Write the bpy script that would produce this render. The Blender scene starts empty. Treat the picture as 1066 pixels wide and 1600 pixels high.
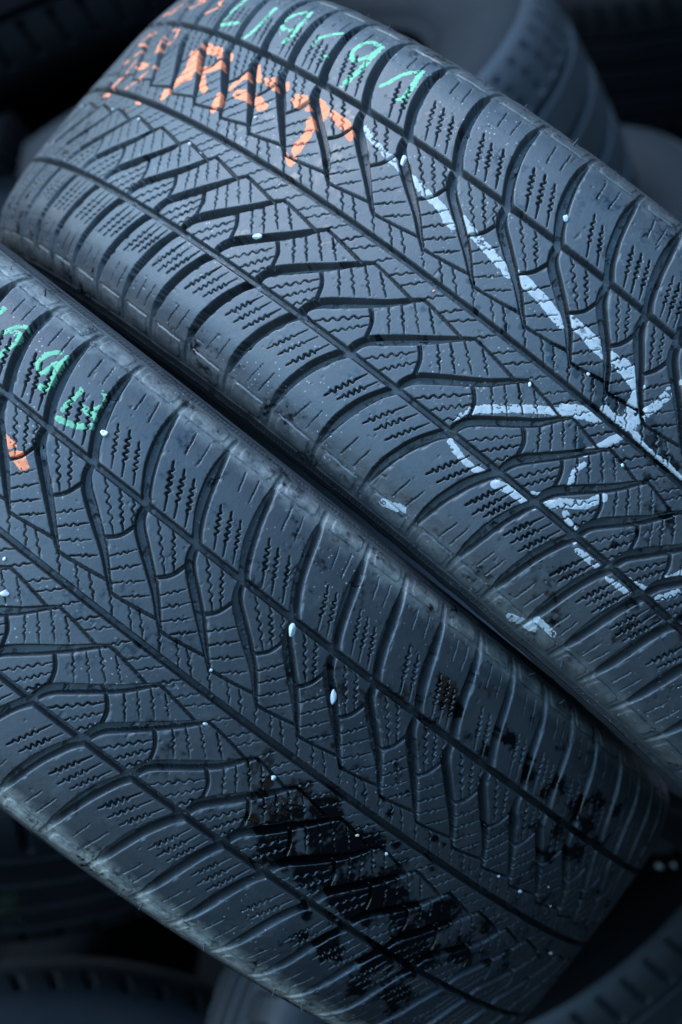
import bpy, math, random
import numpy as np
from mathutils import Matrix, Vector

# ------------------------------------------------------------------ camera, light, exposure
S = bpy.context.scene
PITCH = math.radians(38)                       # camera looks down onto the pile
CAM_Z = 1.75
MC = Matrix.Translation((0, 0, CAM_Z)) @ Matrix.Rotation(math.radians(90) - PITCH, 4, 'X')
cam = bpy.data.cameras.new('camera'); cam_o = bpy.data.objects.new('camera', cam)
S.collection.objects.link(cam_o); cam_o.matrix_world = MC; S.camera = cam_o
cam.sensor_fit = 'HORIZONTAL'; cam.sensor_width = 24.0; cam.lens = 3521.18 / 1066 * 24
cam.clip_start = 0.05; cam.clip_end = 500
cam.dof.use_dof = True; cam.dof.focus_distance = 1.0; cam.dof.aperture_fstop = 8

W = bpy.data.worlds.new('World'); S.world = W; W.use_nodes = True
wn = W.node_tree.nodes; wl = W.node_tree.links; wn.clear()
sky = wn.new('ShaderNodeTexSky'); sky.sky_type = 'NISHITA'; sky.sun_disc = False
SUN_EL, SUN_ROT = math.radians(55), math.radians(-60)
sky.sun_elevation = SUN_EL; sky.sun_rotation = SUN_ROT
sky.air_density = 1.2; sky.dust_density = 0.4; sky.ozone_density = 1.0
hs = wn.new('ShaderNodeHueSaturation'); hs.inputs['Saturation'].default_value = 1.16; hs.inputs['Hue'].default_value = 0.485
bg = wn.new('ShaderNodeBackground'); bg.inputs['Strength'].default_value = 0.12
wo = wn.new('ShaderNodeOutputWorld')
# made-up sky mask shaping the light: bright overhead and left, dimmed near the horizon
tc = wn.new('ShaderNodeTexCoord'); dt = wn.new('ShaderNodeVectorMath'); dt.operation = 'DOT_PRODUCT'
wl.new(tc.outputs['Generated'], dt.inputs[0]); dt.inputs[1].default_value = Vector((-.46, -.06, .88)).normalized()
mr = wn.new('ShaderNodeMapRange'); mr.interpolation_type = 'SMOOTHSTEP'
mr.inputs[1].default_value = .18; mr.inputs[2].default_value = .98; mr.inputs[3].default_value = .03; mr.inputs[4].default_value = 1.75
wl.new(dt.outputs['Value'], mr.inputs[0])
ms = wn.new('ShaderNodeVectorMath'); ms.operation = 'SCALE'; wl.new(mr.outputs[0], ms.inputs['Scale'])
wl.new(sky.outputs[0], hs.inputs['Color']); wl.new(hs.outputs[0], ms.inputs[0]); wl.new(ms.outputs[0], bg.inputs[0]); wl.new(bg.outputs[0], wo.inputs[0])

sun = bpy.data.lights.new('sun', 'SUN'); sun_o = bpy.data.objects.new('sun', sun)
S.collection.objects.link(sun_o); sun.energy = 0.12; sun.angle = math.radians(40); sun.color = (1.0, 0.99, 0.97)
sd = Vector((math.sin(SUN_ROT) * math.cos(SUN_EL), math.cos(SUN_ROT) * math.cos(SUN_EL), math.sin(SUN_EL)))
sun_o.rotation_euler = sd.to_track_quat('Z', 'Y').to_euler()

S.view_settings.view_transform = 'Standard'; S.view_settings.look = 'None'
S.view_settings.exposure = 2.85; S.view_settings.gamma = 1.0
S.view_settings.use_curve_mapping = False
S.cycles.max_bounces = 6

R_T = 318.0
DATA = {
 'xr1': [-102.3, -78.1, -51.9, -21.8, 6.3, 32.1, 60.9, 84.7, 109.4, 136.2, 160.0, 187.7, 214.3, 238.0, 266.1, 299.8],
 'xl1': [-8.3, 20.3, 46.6, 76.3, 99.3, 124.8, 153.6, 178.2, 205.9, 230.4, 261.9],
 'xl2': [-328.9, -304.3, -276.4, -250.1, -224.3, -201.0, -174.8, -145.8, -116.9, -86.0, -57.5, -26.0, 2.4, 23.7, 47.1, 68.8, 89.0, 109.2],
 'xr2': [-266.8, -241.4, -218.3, -193.3, -161.8, -133.8, -102.8, -72.8, -42.9, -14.1, 8.2, 27.1],
 'chalk': [[0, "green", "digit", 2.2, [[-123.44, 68.55], [-121.26, 73.39], [-118.55, 76.39], [-115.18, 77.49]]], [0, "green", "digit", 2.6, [[-120.84, 71.32], [-118.07, 72.66], [-116.06, 71.44], [-115.74, 67.78], [-116.37, 63.83], [-116.83, 59.66]]], [0, "green", "digit", 2.6, [[-96.03, 77.9], [-98.19, 76.06], [-99.98, 73.4], [-100.97, 70.28], [-100.88, 67.66], [-99.0, 66.06], [-96.01, 65.34], [-95.17, 68.66], [-94.12, 72.57]]], [0, "green", "digit", 3.0, [[-92.32, 77.69], [-92.36, 73.19], [-90.88, 68.2], [-90.17, 65.73], [-89.89, 60.31], [-92.24, 60.36]]], [0, "green", "letter", 2.6, [[-77.3, 71.33], [-76.89, 67.88], [-77.13, 64.32], [-77.56, 61.38], [-77.62, 58.01]]], [0, "green", "letter", 3.2, [[-76.89, 54.17], [-74.16, 54.47], [-72.04, 55.03], [-67.34, 56.89], [-63.59, 59.85], [-61.35, 61.98], [-62.41, 64.09], [-64.61, 64.93], [-67.54, 64.46], [-71.03, 65.04]]], [0, "green", "letter", 1.8, [[-67.14, 67.01], [-65.68, 70.04], [-66.26, 74.12], [-69.33, 75.49]]], [0, "green", "digit", 2.6, [[-131.97, 74.88], [-132.09, 77.38]]], [0, "orange", "poly", 0, [[-94.24, 34.77], [-91.48, 34.69], [-85.41, 34.28], [-82.56, 33.6], [-85.95, 29.59], [-88.62, 28.27]]], [0, "orange", "poly", 0, [[-85.21, 28.72], [-79.63, 33.7], [-72.62, 29.81], [-73.89, 25.99], [-77.52, 26.76], [-81.53, 27.96]]], [1, "green", "digit", 2.8, [[-294.26, 73.13], [-294.08, 67.8], [-294.46, 63.59], [-293.69, 57.73], [-293.96, 53.77], [-286.34, 55.91], [-278.76, 58.73]]], [1, "green", "digit", 2.8, [[-263.79, 73.78], [-262.67, 67.84], [-261.53, 62.2], [-261.58, 57.32], [-262.27, 52.38]]], [1, "green", "digit", 2.6, [[-243.12, 79.41], [-246.47, 75.26], [-248.41, 70.72], [-247.51, 67.01], [-243.26, 65.13], [-238.25, 66.11], [-236.71, 69.71], [-237.31, 75.27], [-239.94, 80.39]]], [1, "green", "digit", 2.8, [[-236.29, 69.38], [-234.25, 64.3], [-234.72, 60.26], [-235.39, 58.57]]], [1, "green", "digit", 2.2, [[-217.26, 64.02], [-217.95, 68.53], [-215.5, 71.69], [-212.86, 74.6], [-209.66, 76.99]]], [1, "green", "digit", 2.0, [[-203.07, 71.0], [-200.86, 67.31], [-199.74, 64.56]]], [1, "green", "digit", 1.6, [[-206.3, 59.84], [-204.44, 62.17]]], [1, "green", "digit", 2.8, [[-186.59, 81.41], [-190.76, 80.9], [-193.48, 78.31], [-194.17, 73.9], [-193.47, 69.82], [-190.85, 67.43], [-188.11, 67.52], [-185.57, 70.39], [-183.57, 74.58], [-183.74, 80.97]]], [1, "green", "digit", 3.6, [[-183.21, 77.61], [-182.38, 71.76], [-181.38, 63.84], [-181.85, 58.1], [-182.74, 53.17]]], [1, "green", "digit", 2.4, [[-164.85, 62.67], [-163.0, 66.1], [-161.54, 71.21], [-158.94, 75.98], [-154.8, 80.44]]], [1, "green", "digit", 3.4, [[-154.71, 79.92], [-152.8, 74.19], [-150.93, 67.9], [-150.05, 61.7], [-152.15, 60.35]]], [1, "orange", "digit", 2.2, [[-370.74, 66.94], [-370.19, 62.43], [-374.26, 58.31], [-387.81, 55.77]]], [1, "orange", "digit", 3, [[-370.5, 58.71], [-373.4, 55.8]]], [1, "orange", "digit", 1.6, [[-349.38, 58.94], [-353.28, 63.22], [-346.77, 66.44], [-335.36, 67.29], [-338.2, 64.87], [-342.82, 61.57], [-349.38, 58.94]]], [1, "orange", "digit", 1.6, [[-315.02, 68.89], [-316.15, 66.87], [-310.88, 65.14], [-314.88, 60.94], [-321.79, 55.95]]], [1, "orange", "digit", 1.8, [[-362.45, 41.49], [-373.39, 39.55], [-376.49, 35.79], [-373.47, 32.34], [-361.11, 33.2], [-362.25, 34.85], [-354.66, 30.0], [-361.92, 24.48]]], [1, "orange", "digit", 1.6, [[-332.92, 29.01], [-338.23, 33.96], [-341.54, 40.82], [-332.68, 44.69], [-328.89, 43.37], [-324.93, 37.26], [-329.56, 31.45], [-331.92, 29.1]]], [1, "orange", "digit", 3, [[-332.92, 29.01], [-333.36, 32.18]]], [1, "orange", "digit", 2, [[-351.41, 21.43], [-349.84, 17.18], [-348.55, 12.42]]], [1, "orange", "digit", 2.5, [[-341.57, 17.12], [-336.75, 19.62], [-327.99, 18.86], [-331.21, 16.93], [-338.36, 16.82]]], [1, "orange", "digit", 2, [[-321.4, 15.43], [-324.03, 10.91]]], [1, "orange", "digit", 3.2, [[-348.05, 9.79], [-350.29, 6.5], [-350.58, 1.73]]], [1, "orange", "digit", 1.8, [[-324.49, 8.77], [-329.56, 2.97]]], [1, "orange", "digit", 3, [[-352.4, -3.63], [-345.49, -2.89]]], [1, "orange", "digit", 4, [[-371.77, 20.2], [-366.58, 19.57]]], [1, "orange", "digit", 2.4, [[-304.68, -2.27], [-300.21, -2.0]]], [1, "orange", "digit", 1.8, [[-319.45, 22.01], [-318.32, 18.48]]], [1, "orange", "poly", 0, [[-295.1, 34.68], [-289.85, 36.43], [-283.28, 33.52], [-274.39, 25.91], [-277.51, 24.44], [-273.6, 20.25], [-277.54, 17.89], [-281.28, 12.38], [-283.81, 13.05], [-286.01, 17.75], [-286.06, 23.65], [-290.28, 28.64]]], [1, "orange", "poly", 0, [[-292.81, 40.1], [-289.64, 42.12], [-278.63, 41.96], [-273.06, 38.06], [-274.41, 36.12], [-282.19, 36.43], [-283.71, 33.82]]], [1, "orange", "poly", 0, [[-277.15, 41.65], [-273.36, 43.3], [-266.03, 38.01], [-266.93, 35.79], [-271.72, 37.1]]], [1, "orange", "poly", 0, [[-263.71, 41.32], [-260.07, 41.75], [-255.71, 37.85], [-257.76, 36.56]]], [1, "orange", "poly", 0, [[-277.1, 27.81], [-269.91, 29.99], [-263.92, 35.74], [-260.18, 35.81], [-257.21, 32.83], [-263.63, 28.28], [-271.47, 23.83]]], [1, "orange", "poly", 0, [[-270.64, 23.67], [-266.04, 24.98], [-259.18, 20.6], [-255.46, 19.21], [-255.24, 15.44], [-260.22, 17.05], [-267.92, 20.55]]], [1, "orange", "poly", 0, [[-288.84, 9.25], [-284.21, 11.39], [-281.09, 8.55], [-281.74, 4.52], [-284.27, 3.25]]], [1, "orange", "poly", 0, [[-246.2, 19.16], [-244.21, 21.15], [-238.61, 18.75], [-237.98, 13.92], [-240.53, 11.71], [-243.05, 10.15], [-236.57, 11.32], [-237.99, 8.9], [-241.62, 9.42], [-243.35, 12.56]]], [1, "orange", "poly", 0, [[-242.64, 24.9], [-241.56, 29.75], [-239.74, 36.82], [-234.89, 33.5], [-237.96, 31.07], [-238.95, 26.89], [-238.51, 23.23], [-240.49, 23.14]]], [1, "orange", "poly", 0, [[-238.23, 41.25], [-235.87, 42.39], [-230.06, 37.92], [-225.4, 35.32], [-227.19, 33.33], [-233.61, 35.26]]], [1, "orange", "poly", 0, [[-239.2, 36.38], [-236.83, 37.25], [-232.92, 34.25], [-234.37, 33.06]]], [1, "orange", "poly", 0, [[-225.79, 37.07], [-219.2, 40.44], [-215.89, 36.78], [-217.11, 34.36], [-222.27, 34.7]]], [1, "orange", "poly", 0, [[-236.22, 22.19], [-235.93, 25.09], [-230.45, 27.6], [-224.22, 25.06], [-221.66, 22.11], [-227.69, 22.38], [-232.75, 21.0]]], [1, "orange", "poly", 0, [[-223.97, 27.69], [-220.5, 28.89], [-214.76, 26.59], [-209.8, 26.31], [-209.98, 22.24], [-213.27, 21.0], [-218.67, 23.01]]], [1, "orange", "poly", 0, [[-216.16, 33.51], [-215.08, 36.75], [-213.42, 35.96], [-214.36, 33.29]]], [1, "orange", "poly", 0, [[-212.41, 39.96], [-210.03, 41.28], [-206.65, 37.76], [-207.46, 36.12]]], [1, "orange", "poly", 0, [[-200.89, 34.19], [-200.89, 37.69], [-194.37, 39.85], [-191.62, 37.47], [-192.06, 34.14], [-194.56, 31.66], [-197.98, 31.85]]], [1, "orange", "poly", 0, [[-189.86, 33.39], [-189.55, 37.27], [-186.22, 34.01], [-188.39, 32.65]]], [1, "orange", "poly", 0, [[-184.8, 29.81], [-183.21, 33.11], [-177.32, 28.88], [-175.36, 23.84], [-175.02, 17.93], [-174.03, 14.84], [-174.83, 10.77], [-178.51, 12.39], [-180.3, 16.28], [-179.91, 20.76], [-181.23, 25.56]]], [1, "orange", "poly", 0, [[-182.03, 11.71], [-178.31, 10.08], [-173.38, 10.97], [-172.16, 8.04], [-172.42, 5.51], [-174.9, 5.93], [-179.34, 8.32]]], [1, "orange", "poly", 0, [[-185.51, 37.47], [-187.45, 41.46], [-183.02, 41.26], [-177.92, 39.62], [-175.28, 34.88], [-176.04, 30.79], [-179.67, 33.75]]], [1, "orange", "poly", 0, [[-177.47, 39.86], [-172.78, 39.95], [-163.68, 39.53], [-160.94, 38.05], [-162.84, 34.51], [-166.16, 33.83], [-173.51, 35.85]]], [1, "orange", "poly", 0, [[-161.76, 32.7], [-160.19, 37.26], [-157.94, 37.36], [-155.45, 31.55], [-157.86, 31.34]]], [1, "white", "s", 3.4, [[-154.44, 40.7], [-149.61, 38.74], [-144.07, 37.31], [-133.71, 35.05]]], [1, "white", "s", 5, [[-133.71, 35.05], [-127.85, 34.88], [-117.26, 32.45], [-105.98, 30.8], [-96.31, 29.47], [-89.86, 26.38], [-86.56, 26.09]]], [1, "white", "s", 5, [[-85.28, 30.91], [-77.56, 28.92], [-69.71, 27.16], [-61.73, 25.62], [-51.8, 23.45]]], [1, "white", "s", 6, [[-53.32, 25.31], [-45.99, 25.38], [-38.79, 24.67], [-31.67, 23.59], [-26.06, 22.1], [-19.04, 20.67]]], [1, "white", "s", 5.5, [[-16.65, 24.53], [-10.61, 23.87], [-3.23, 22.47], [4.8, 21.67]]], [1, "white", "s", 6.2, [[-11.82, 24.0], [-4.14, 23.6], [4.92, 22.9], [11.38, 22.69], [19.96, 21.3], [26.47, 19.3], [28.33, 13.38], [29.05, 10.24]]], [1, "white", "s", 6, [[12.74, 24.22], [20.16, 23.35], [26.0, 20.79]]], [1, "white", "s", 2.4, [[-28.18, -42.86], [-27.25, -39.52], [-24.99, -35.09]]], [1, "white", "s", 4.6, [[-24.99, -35.09], [-20.5, -30.7], [-11.9, -23.27], [-2.77, -16.48], [3.28, -12.19], [9.26, -8.68], [18.02, -3.56]]], [1, "white", "s", 5, [[5.62, -8.74], [11.45, -4.6], [17.65, -3.12], [20.94, -2.59]]], [1, "white", "s", 5, [[20.23, 2.79], [24.25, 2.45], [28.46, 4.14], [31.23, 7.61]]], [1, "white", "s", 5, [[32.16, 2.41], [34.16, 6.35], [35.07, 11.61], [37.21, 20.93], [37.82, 27.08], [37.67, 33.72]]], [1, "white", "s", 3.6, [[33.6, 4.75], [41.5, 2.11], [49.19, 1.15], [56.91, 2.07], [67.02, 1.26]]], [1, "white", "s", 4.4, [[32.94, -2.15], [30.79, -7.7], [29.23, -11.25], [26.0, -17.69]]], [1, "white", "s", 3.2, [[28.62, -22.18], [27.62, -26.36], [28.82, -30.92], [30.28, -34.9]]], [1, "white", "s", 3.6, [[-23.59, -52.05], [-17.66, -53.87], [-10.63, -54.78], [-4.45, -53.78], [1.22, -51.7]]], [1, "white", "s", 5, [[3.84, -53.97], [8.44, -52.38], [15.81, -51.43], [22.97, -50.65]]], [1, "white", "s", 5, [[28.01, -46.44], [32.55, -41.15], [39.97, -35.67], [45.0, -27.72]]], [1, "white", "s", 1.8, [[19.09, -46.48], [24.02, -43.48]]], [1, "white", "s", 3.4, [[36.37, -43.89], [39.66, -45.96], [46.13, -46.86]]], [1, "white", "s", 2.8, [[45.57, -51.05], [47.65, -50.8]]], [1, "white", "s", 3.4, [[51.4, -52.89], [57.0, -52.68], [61.58, -52.59], [66.44, -51.9]]], [1, "white", "s", 2.8, [[70.31, -53.57], [75.84, -53.1], [81.41, -52.62]]], [1, "white", "s", 2.4, [[76.01, -48.05], [82.07, -46.78]]], [1, "white", "s", 3.4, [[83.55, -47.06], [87.76, -45.46], [90.19, -42.33], [90.08, -36.41]]], [1, "white", "s", 4.2, [[92.75, -35.72], [95.5, -29.71]]], [1, "white", "s", 3.4, [[94.27, -45.39], [97.27, -41.04], [99.83, -37.07]]], [1, "white", "d", 5, [[-31.12, -93.74], [-21.81, -90.09]]], [1, "white", "d", 7, [[51.11, -97.78], [60.32, -94.11]]], [1, "white", "d", 5, [[59.06, -89.13], [69.06, -89.46]]]],
 'pebbles': [[1, -160.91, -30.4, 3.6, 2.2, "white", "flat white stone chip in the lateral groove below the orange letters"], [1, -211.01, 17.49, 1.5, 1.5, "white", "white grit in the groove under the middle orange letter"], [1, -323.1, -10.55, 1.1, 1.1, "white", "tiny white grit second from the top left edge of the rear tyre"], [1, -382.46, -11.72, 1.0, 1.0, "white", "tiny white grit nearest the top left edge of the rear tyre"], [1, -288.61, -10.38, 1.5, 1.0, "white", "small white double grain left of the centre groove on the rear tyre"], [1, -236.02, -9.93, 1.4, 1.3, "white", "white grit below the first small orange patch, beside the centre rib"], [1, -224.93, -11.13, 0.7, 0.7, "white", "minute white grain just right of the grit on the thin zigzag groove"], [1, -127.36, 37.99, 2.3, 4.0, "grey", "grey oval pebble stuck in the groove beside the white chalk line"], [1, -48.55, 60.0, 2.0, 2.6, "grey", "pale stone wedged in a right shoulder groove of the rear tyre"], [1, 4.55, 10.17, 1.3, 1.3, "white", "round white grain beside the wet puddle on the rear tyre"], [1, -12.48, -9.99, 1.2, 1.8, "white", "white grain just above the horizontal white chalk stroke"], [1, 42.27, -11.04, 1.3, 1.3, "white", "white grain on the thin groove right of the lower chalk curve"], [1, -73.25, -3.46, 0.9, 0.9, "red", "tiny orange crumb on the centre rib of the rear tyre"], [0, -56.27, 61.61, 2.6, 2.3, "ring", "hollow white chip beside the green letter on the front tyre"], [0, -46.27, -19.26, 3.2, 2.4, "white", "large white stone at the left end of a front tyre groove"], [0, -55.89, -7.8, 1.2, 1.6, "white", "small white grain above the large white stone at the left edge"], [0, 62.07, 44.69, 2.6, 4.6, "grey", "large grey oval pebble in the right groove of the front tyre"], [0, 96.58, 32.17, 2.0, 5.6, "grey", "long pale stone lodged upright in a lateral groove"], [0, 44.69, 9.46, 1.2, 1.2, "white", "white grain in the middle of the front tyre left of the long stone"], [0, 57.48, -10.66, 1.8, 1.0, "white", "flat white grain at the groove tip left of the front centre groove"], [0, 97.44, -11.87, 1.8, 1.8, "white", "white grit at the upper edge of the large wet patch"], [0, 168.59, -10.26, 1.3, 1.3, "white", "round white grain on the lower right of the wet patch"], [0, 149.05, -10.97, 1.5, 1.0, "tan", "tan seed lying on the wet rubber"], [0, 237.27, 10.25, 1.3, 1.0, "white", "white grain right of the centre groove, upper of two near the dark end"], [0, 259.27, 9.87, 1.7, 1.5, "white", "white grain right of the centre groove, larger of two near the dark end"], [0, 335.88, -9.58, 1.7, 1.3, "white", "white grain low on the dark end, left of the centre groove"], [0, 279.5, 18.96, 0.7, 0.7, "white", "minute white grain on the dark right end, upper of two"], [0, 294.22, 11.41, 0.7, 0.7, "white", "minute white grain on the dark right end, lower of two"]],
 'wet': [[0, 109.8, -7.0, 12, 1], [0, 128.4, -5.6, 14, 1], [0, 113.7, -20.7, 14, 1], [0, 130.4, -17.0, 22, 1], [0, 150.7, -11.8, 16, 1], [0, 161.3, -9.2, 12, 1], [0, 120.8, -37.9, 16, 1], [0, 137.8, -34.4, 22, 1], [0, 154.0, -24.6, 24, 1], [0, 178.4, -22.1, 22, 1], [0, 112.3, -32.6, 10, 1], [0, 176.1, -38.3, 24, 1], [0, 200.7, -29.6, 24, 1], [0, 224.6, -22.5, 22, 1], [0, 179.8, -59.9, 16, 1], [0, 207.1, -53.8, 20, 1], [0, 228.1, -44.4, 22, 1], [0, 256.7, -33.5, 20, 1], [0, 155.8, -53.8, 8, 1], [0, 210.0, -69.3, 16, 1], [0, 237.9, -65.5, 16, 1], [0, 256.3, -13.8, 12, 1], [0, 96.5, -16.1, 6, 1], [0, 102.2, -32.0, 7, 1], [0, 118.5, -48.7, 6, 1], [0, 161.9, -62.1, 5, 1], [0, 170.0, -4.3, 7, 1], [0, 110.6, 15.1, 4, 1], [0, 121.2, 9.6, 4, 1], [0, 148.7, 9.0, 4, 1], [0, 156.3, 17.2, 5, 1], [0, 155.8, 5.9, 5, 1], [0, 185.9, 8.2, 4, 1], [0, 138.5, 6.2, 4, 1], [0, 142.6, 64.2, 9, 1], [0, 151.9, 61.1, 8, 1], [0, 135.0, 68.2, 5, 1], [0, 213.3, 56.9, 8, 1], [0, 227.7, 54.5, 7, 1], [0, 235.6, 61.5, 9, 1], [0, 255.8, 58.6, 10, 1], [0, 271.1, 67.6, 10, 1], [0, 293.3, 67.3, 8, 1], [0, 276.2, 54.8, 8, 1], [0, 254.2, 43.3, 6, 1], [0, 179.4, 54.0, 6, 1], [0, 189.6, 64.6, 6, 1], [0, 280.2, 41.0, 8, 1], [0, 263.4, 31.4, 6, 1], [0, 289.6, 51.5, 7, 1], [1, 14.8, 9.4, 10, 1], [1, 21.7, 7.8, 8, 1], [1, 8.8, 10.0, 7, 1], [1, 33.1, 9.9, 7, 1], [1, 46.0, 5.9, 8, 1], [1, 55.1, 4.2, 8, 1], [1, 61.2, 3.9, 6, 1], [1, 0.4, 6.7, 4, 1], [1, -12.9, 5.0, 4, 1], [1, 22.3, -17.8, 5, 1], [1, 16.9, 0.0, 5, 1], [1, -63.1, 10.0, 4, 1], [1, -37.5, 3.7, 5, 1], [1, -32.0, 8.2, 5, 1], [1, -16.6, 9.5, 5, 1], [1, -53.2, 2.6, 4, 1], [1, -62.1, -25.1, 6, 1], [1, -113.0, -47.2, 5, 1], [1, -80.2, -35.1, 4, 1], [1, 74.0, -15.3, 6, 1], [1, 62.2, -40.1, 5, 1], [1, 53.9, -8.0, 5, 1], [1, 19.4, -16.5, 5, 1]],
 'pose': [[[0.0466, 0.784239, 0.618706, -0.111875], [-0.017327, -0.618651, 0.785475, -0.043071], [0.998763, -0.047324, -0.015241, -1.290907]], [[0.018575, 0.76927, 0.638654, 0.094033], [0.086248, -0.637616, 0.765511, 0.028922], [0.996101, 0.040864, -0.078192, -1.318907]]],
}


# ------------------------------------------------------------------ materials
def nmat(name):
    m = bpy.data.materials.new(name); m.use_nodes = True
    n = m.node_tree.nodes; l = m.node_tree.links
    return m, n, l, n['Principled BSDF']

def noise(n, l, co, scale, detail=4, rough=0.55):
    t = n.new('ShaderNodeTexNoise'); t.inputs['Scale'].default_value = scale
    t.inputs['Detail'].default_value = detail; t.inputs['Roughness'].default_value = rough
    l.new(co, t.inputs['Vector']); return t.outputs['Fac']

def ramp(n, l, fac, a, b, ca=(0, 0, 0, 1), cb=(1, 1, 1, 1)):
    r = n.new('ShaderNodeValToRGB'); r.color_ramp.elements[0].position = a; r.color_ramp.elements[1].position = b
    r.color_ramp.elements[0].color = ca; r.color_ramp.elements[1].color = cb
    l.new(fac, r.inputs[0]); return r.outputs[0]

def mix(n, l, fac, a, b):
    x = n.new('ShaderNodeMix'); x.data_type = 'RGBA'
    for s, v in ((0, fac), (6, a), (7, b)):
        if hasattr(v, 'is_linked'): l.new(v, x.inputs[s])
        else: x.inputs[s].default_value = v
    return x.outputs[2]

def math_(n, l, op, a, b=None):
    x = n.new('ShaderNodeMath'); x.operation = op
    for s, v in ((0, a), (1, b)):
        if v is None: continue
        if hasattr(v, 'is_linked'): l.new(v, x.inputs[s])
        else: x.inputs[s].default_value = v
    return x.outputs[0]

def attr(n, name):
    a = n.new('ShaderNodeAttribute'); a.attribute_name = name; return a.outputs['Fac']

def rubber(name, base, tex=True, rough=0.47, spec=.25):
    m, n, l, b = nmat(name)
    co = n.new('ShaderNodeTexCoord').outputs['Object']
    big = noise(n, l, co, 14, 5); mid = noise(n, l, co, 90, 5, .65); fine = noise(n, l, co, 900, 3, .6)
    c = mix(n, l, ramp(n, l, big, .3, .7), tuple(x * .82 for x in base) + (1,), tuple(x * 1.12 for x in base) + (1,))
    c = mix(n, l, math_(n, l, 'MULTIPLY', ramp(n, l, noise(n, l, co, 9, 6, .7), .46, .72), .30 if tex else .08 * spec), c, (.085, .078, .066, 1))      # dried yard dust
    c = mix(n, l, math_(n, l, 'MULTIPLY', ramp(n, l, mid, .56, .75), .28 if tex else .1 * spec), c, (.10, .10, .098, 1))      # handling dust
    r = math_(n, l, 'ADD', math_(n, l, 'ADD', math_(n, l, 'MULTIPLY', mid, .24), math_(n, l, 'MULTIPLY', big, .22)), rough - .23)
    if tex:
        dep = attr(n, 'groove'); edge = attr(n, 'edge'); wet = attr(n, 'wet'); scuff = attr(n, 'scuff')
        # settled dirt on the groove floors
        dirt = math_(n, l, 'MULTIPLY', ramp(n, l, dep, .55, .95), ramp(n, l, noise(n, l, co, 60, 5, .7), .40, .68))
        c = mix(n, l, math_(n, l, 'MULTIPLY', dirt, .22), c, (.085, .078, .066, 1))
        sc = math_(n, l, 'MULTIPLY', scuff, ramp(n, l, noise(n, l, co, 120, 6, .75), .33, .68))
        c = mix(n, l, math_(n, l, 'MULTIPLY', sc, .9), c, (.27, .255, .225, 1))
        ew = math_(n, l, 'MULTIPLY', edge, ramp(n, l, noise(n, l, co, 70, 6, .75), .45, .66))
        c = mix(n, l, math_(n, l, 'MULTIPLY', ew, .20), c, (.17, .18, .19, 1))
        # pale dust specks and dark pits
        v = n.new('ShaderNodeTexVoronoi'); v.inputs['Scale'].default_value = 330; l.new(co, v.inputs['Vector'])
        speck = math_(n, l, 'MULTIPLY', math_(n, l, 'LESS_THAN', v.outputs['Distance'], .13), ramp(n, l, noise(n, l, co, 22, 3), .50, .64))
        c = mix(n, l, math_(n, l, 'MULTIPLY', speck, .55), c, (.42, .40, .37, 1))
        wm = ramp(n, l, wet, .12, .85)
        c = mix(n, l, wm, c, (.003, .003, .0035, 1))
        rr = n.new('ShaderNodeMix'); l.new(wm, rr.inputs[0]); l.new(r, rr.inputs[2]); rr.inputs[3].default_value = .06
        r = rr.outputs[0]
    l.new(c, b.inputs['Base Color']); l.new(r, b.inputs['Roughness'])
    b.inputs['Specular IOR Level'].default_value = .5 if tex else spec
    bp = n.new('ShaderNodeBump'); bp.inputs['Strength'].default_value = .22; bp.inputs['Distance'].default_value = .0004
    h = math_(n, l, 'ADD', fine, math_(n, l, 'MULTIPLY', mid, .8)); l.new(h, bp.inputs['Height'])
    if tex:
        l.new(math_(n, l, 'SUBTRACT', .28, math_(n, l, 'MULTIPLY', wm, .22)), bp.inputs['Strength'])
    l.new(bp.outputs[0], b.inputs['Normal'])
    return m

def chalk_mat(name, col, worn):
    m, n, l, b = nmat(name)
    co = n.new('ShaderNodeTexCoord').outputs['Object']
    f = math_(n, l, 'ADD', math_(n, l, 'MULTIPLY', noise(n, l, co, 260, 5, .7), .7), math_(n, l, 'MULTIPLY', noise(n, l, co, 1400, 3, .7), .3))
    c = mix(n, l, ramp(n, l, f, .5 - worn, .5 + worn * .25), tuple(x * .55 + .02 for x in col) + (1,), col + (1,))
    l.new(c, b.inputs['Base Color']); b.inputs['Roughness'].default_value = .85
    b.inputs['Specular IOR Level'].default_value = .2
    bp = n.new('ShaderNodeBump'); bp.inputs['Strength'].default_value = .35; bp.inputs['Distance'].default_value = .0004
    l.new(f, bp.inputs['Height']); l.new(bp.outputs[0], b.inputs['Normal'])
    return m

def plain(name, col, rough=.6, sc=80, var=.25, spec=.4):
    m, n, l, b = nmat(name)
    co = n.new('ShaderNodeTexCoord').outputs['Object']
    c = mix(n, l, noise(n, l, co, sc, 5, .6), tuple(x * (1 - var) for x in col) + (1,), tuple(min(1, x * (1 + var)) for x in col) + (1,))
    l.new(c, b.inputs['Base Color']); b.inputs['Roughness'].default_value = rough; b.inputs['Specular IOR Level'].default_value = spec
    return m

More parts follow.
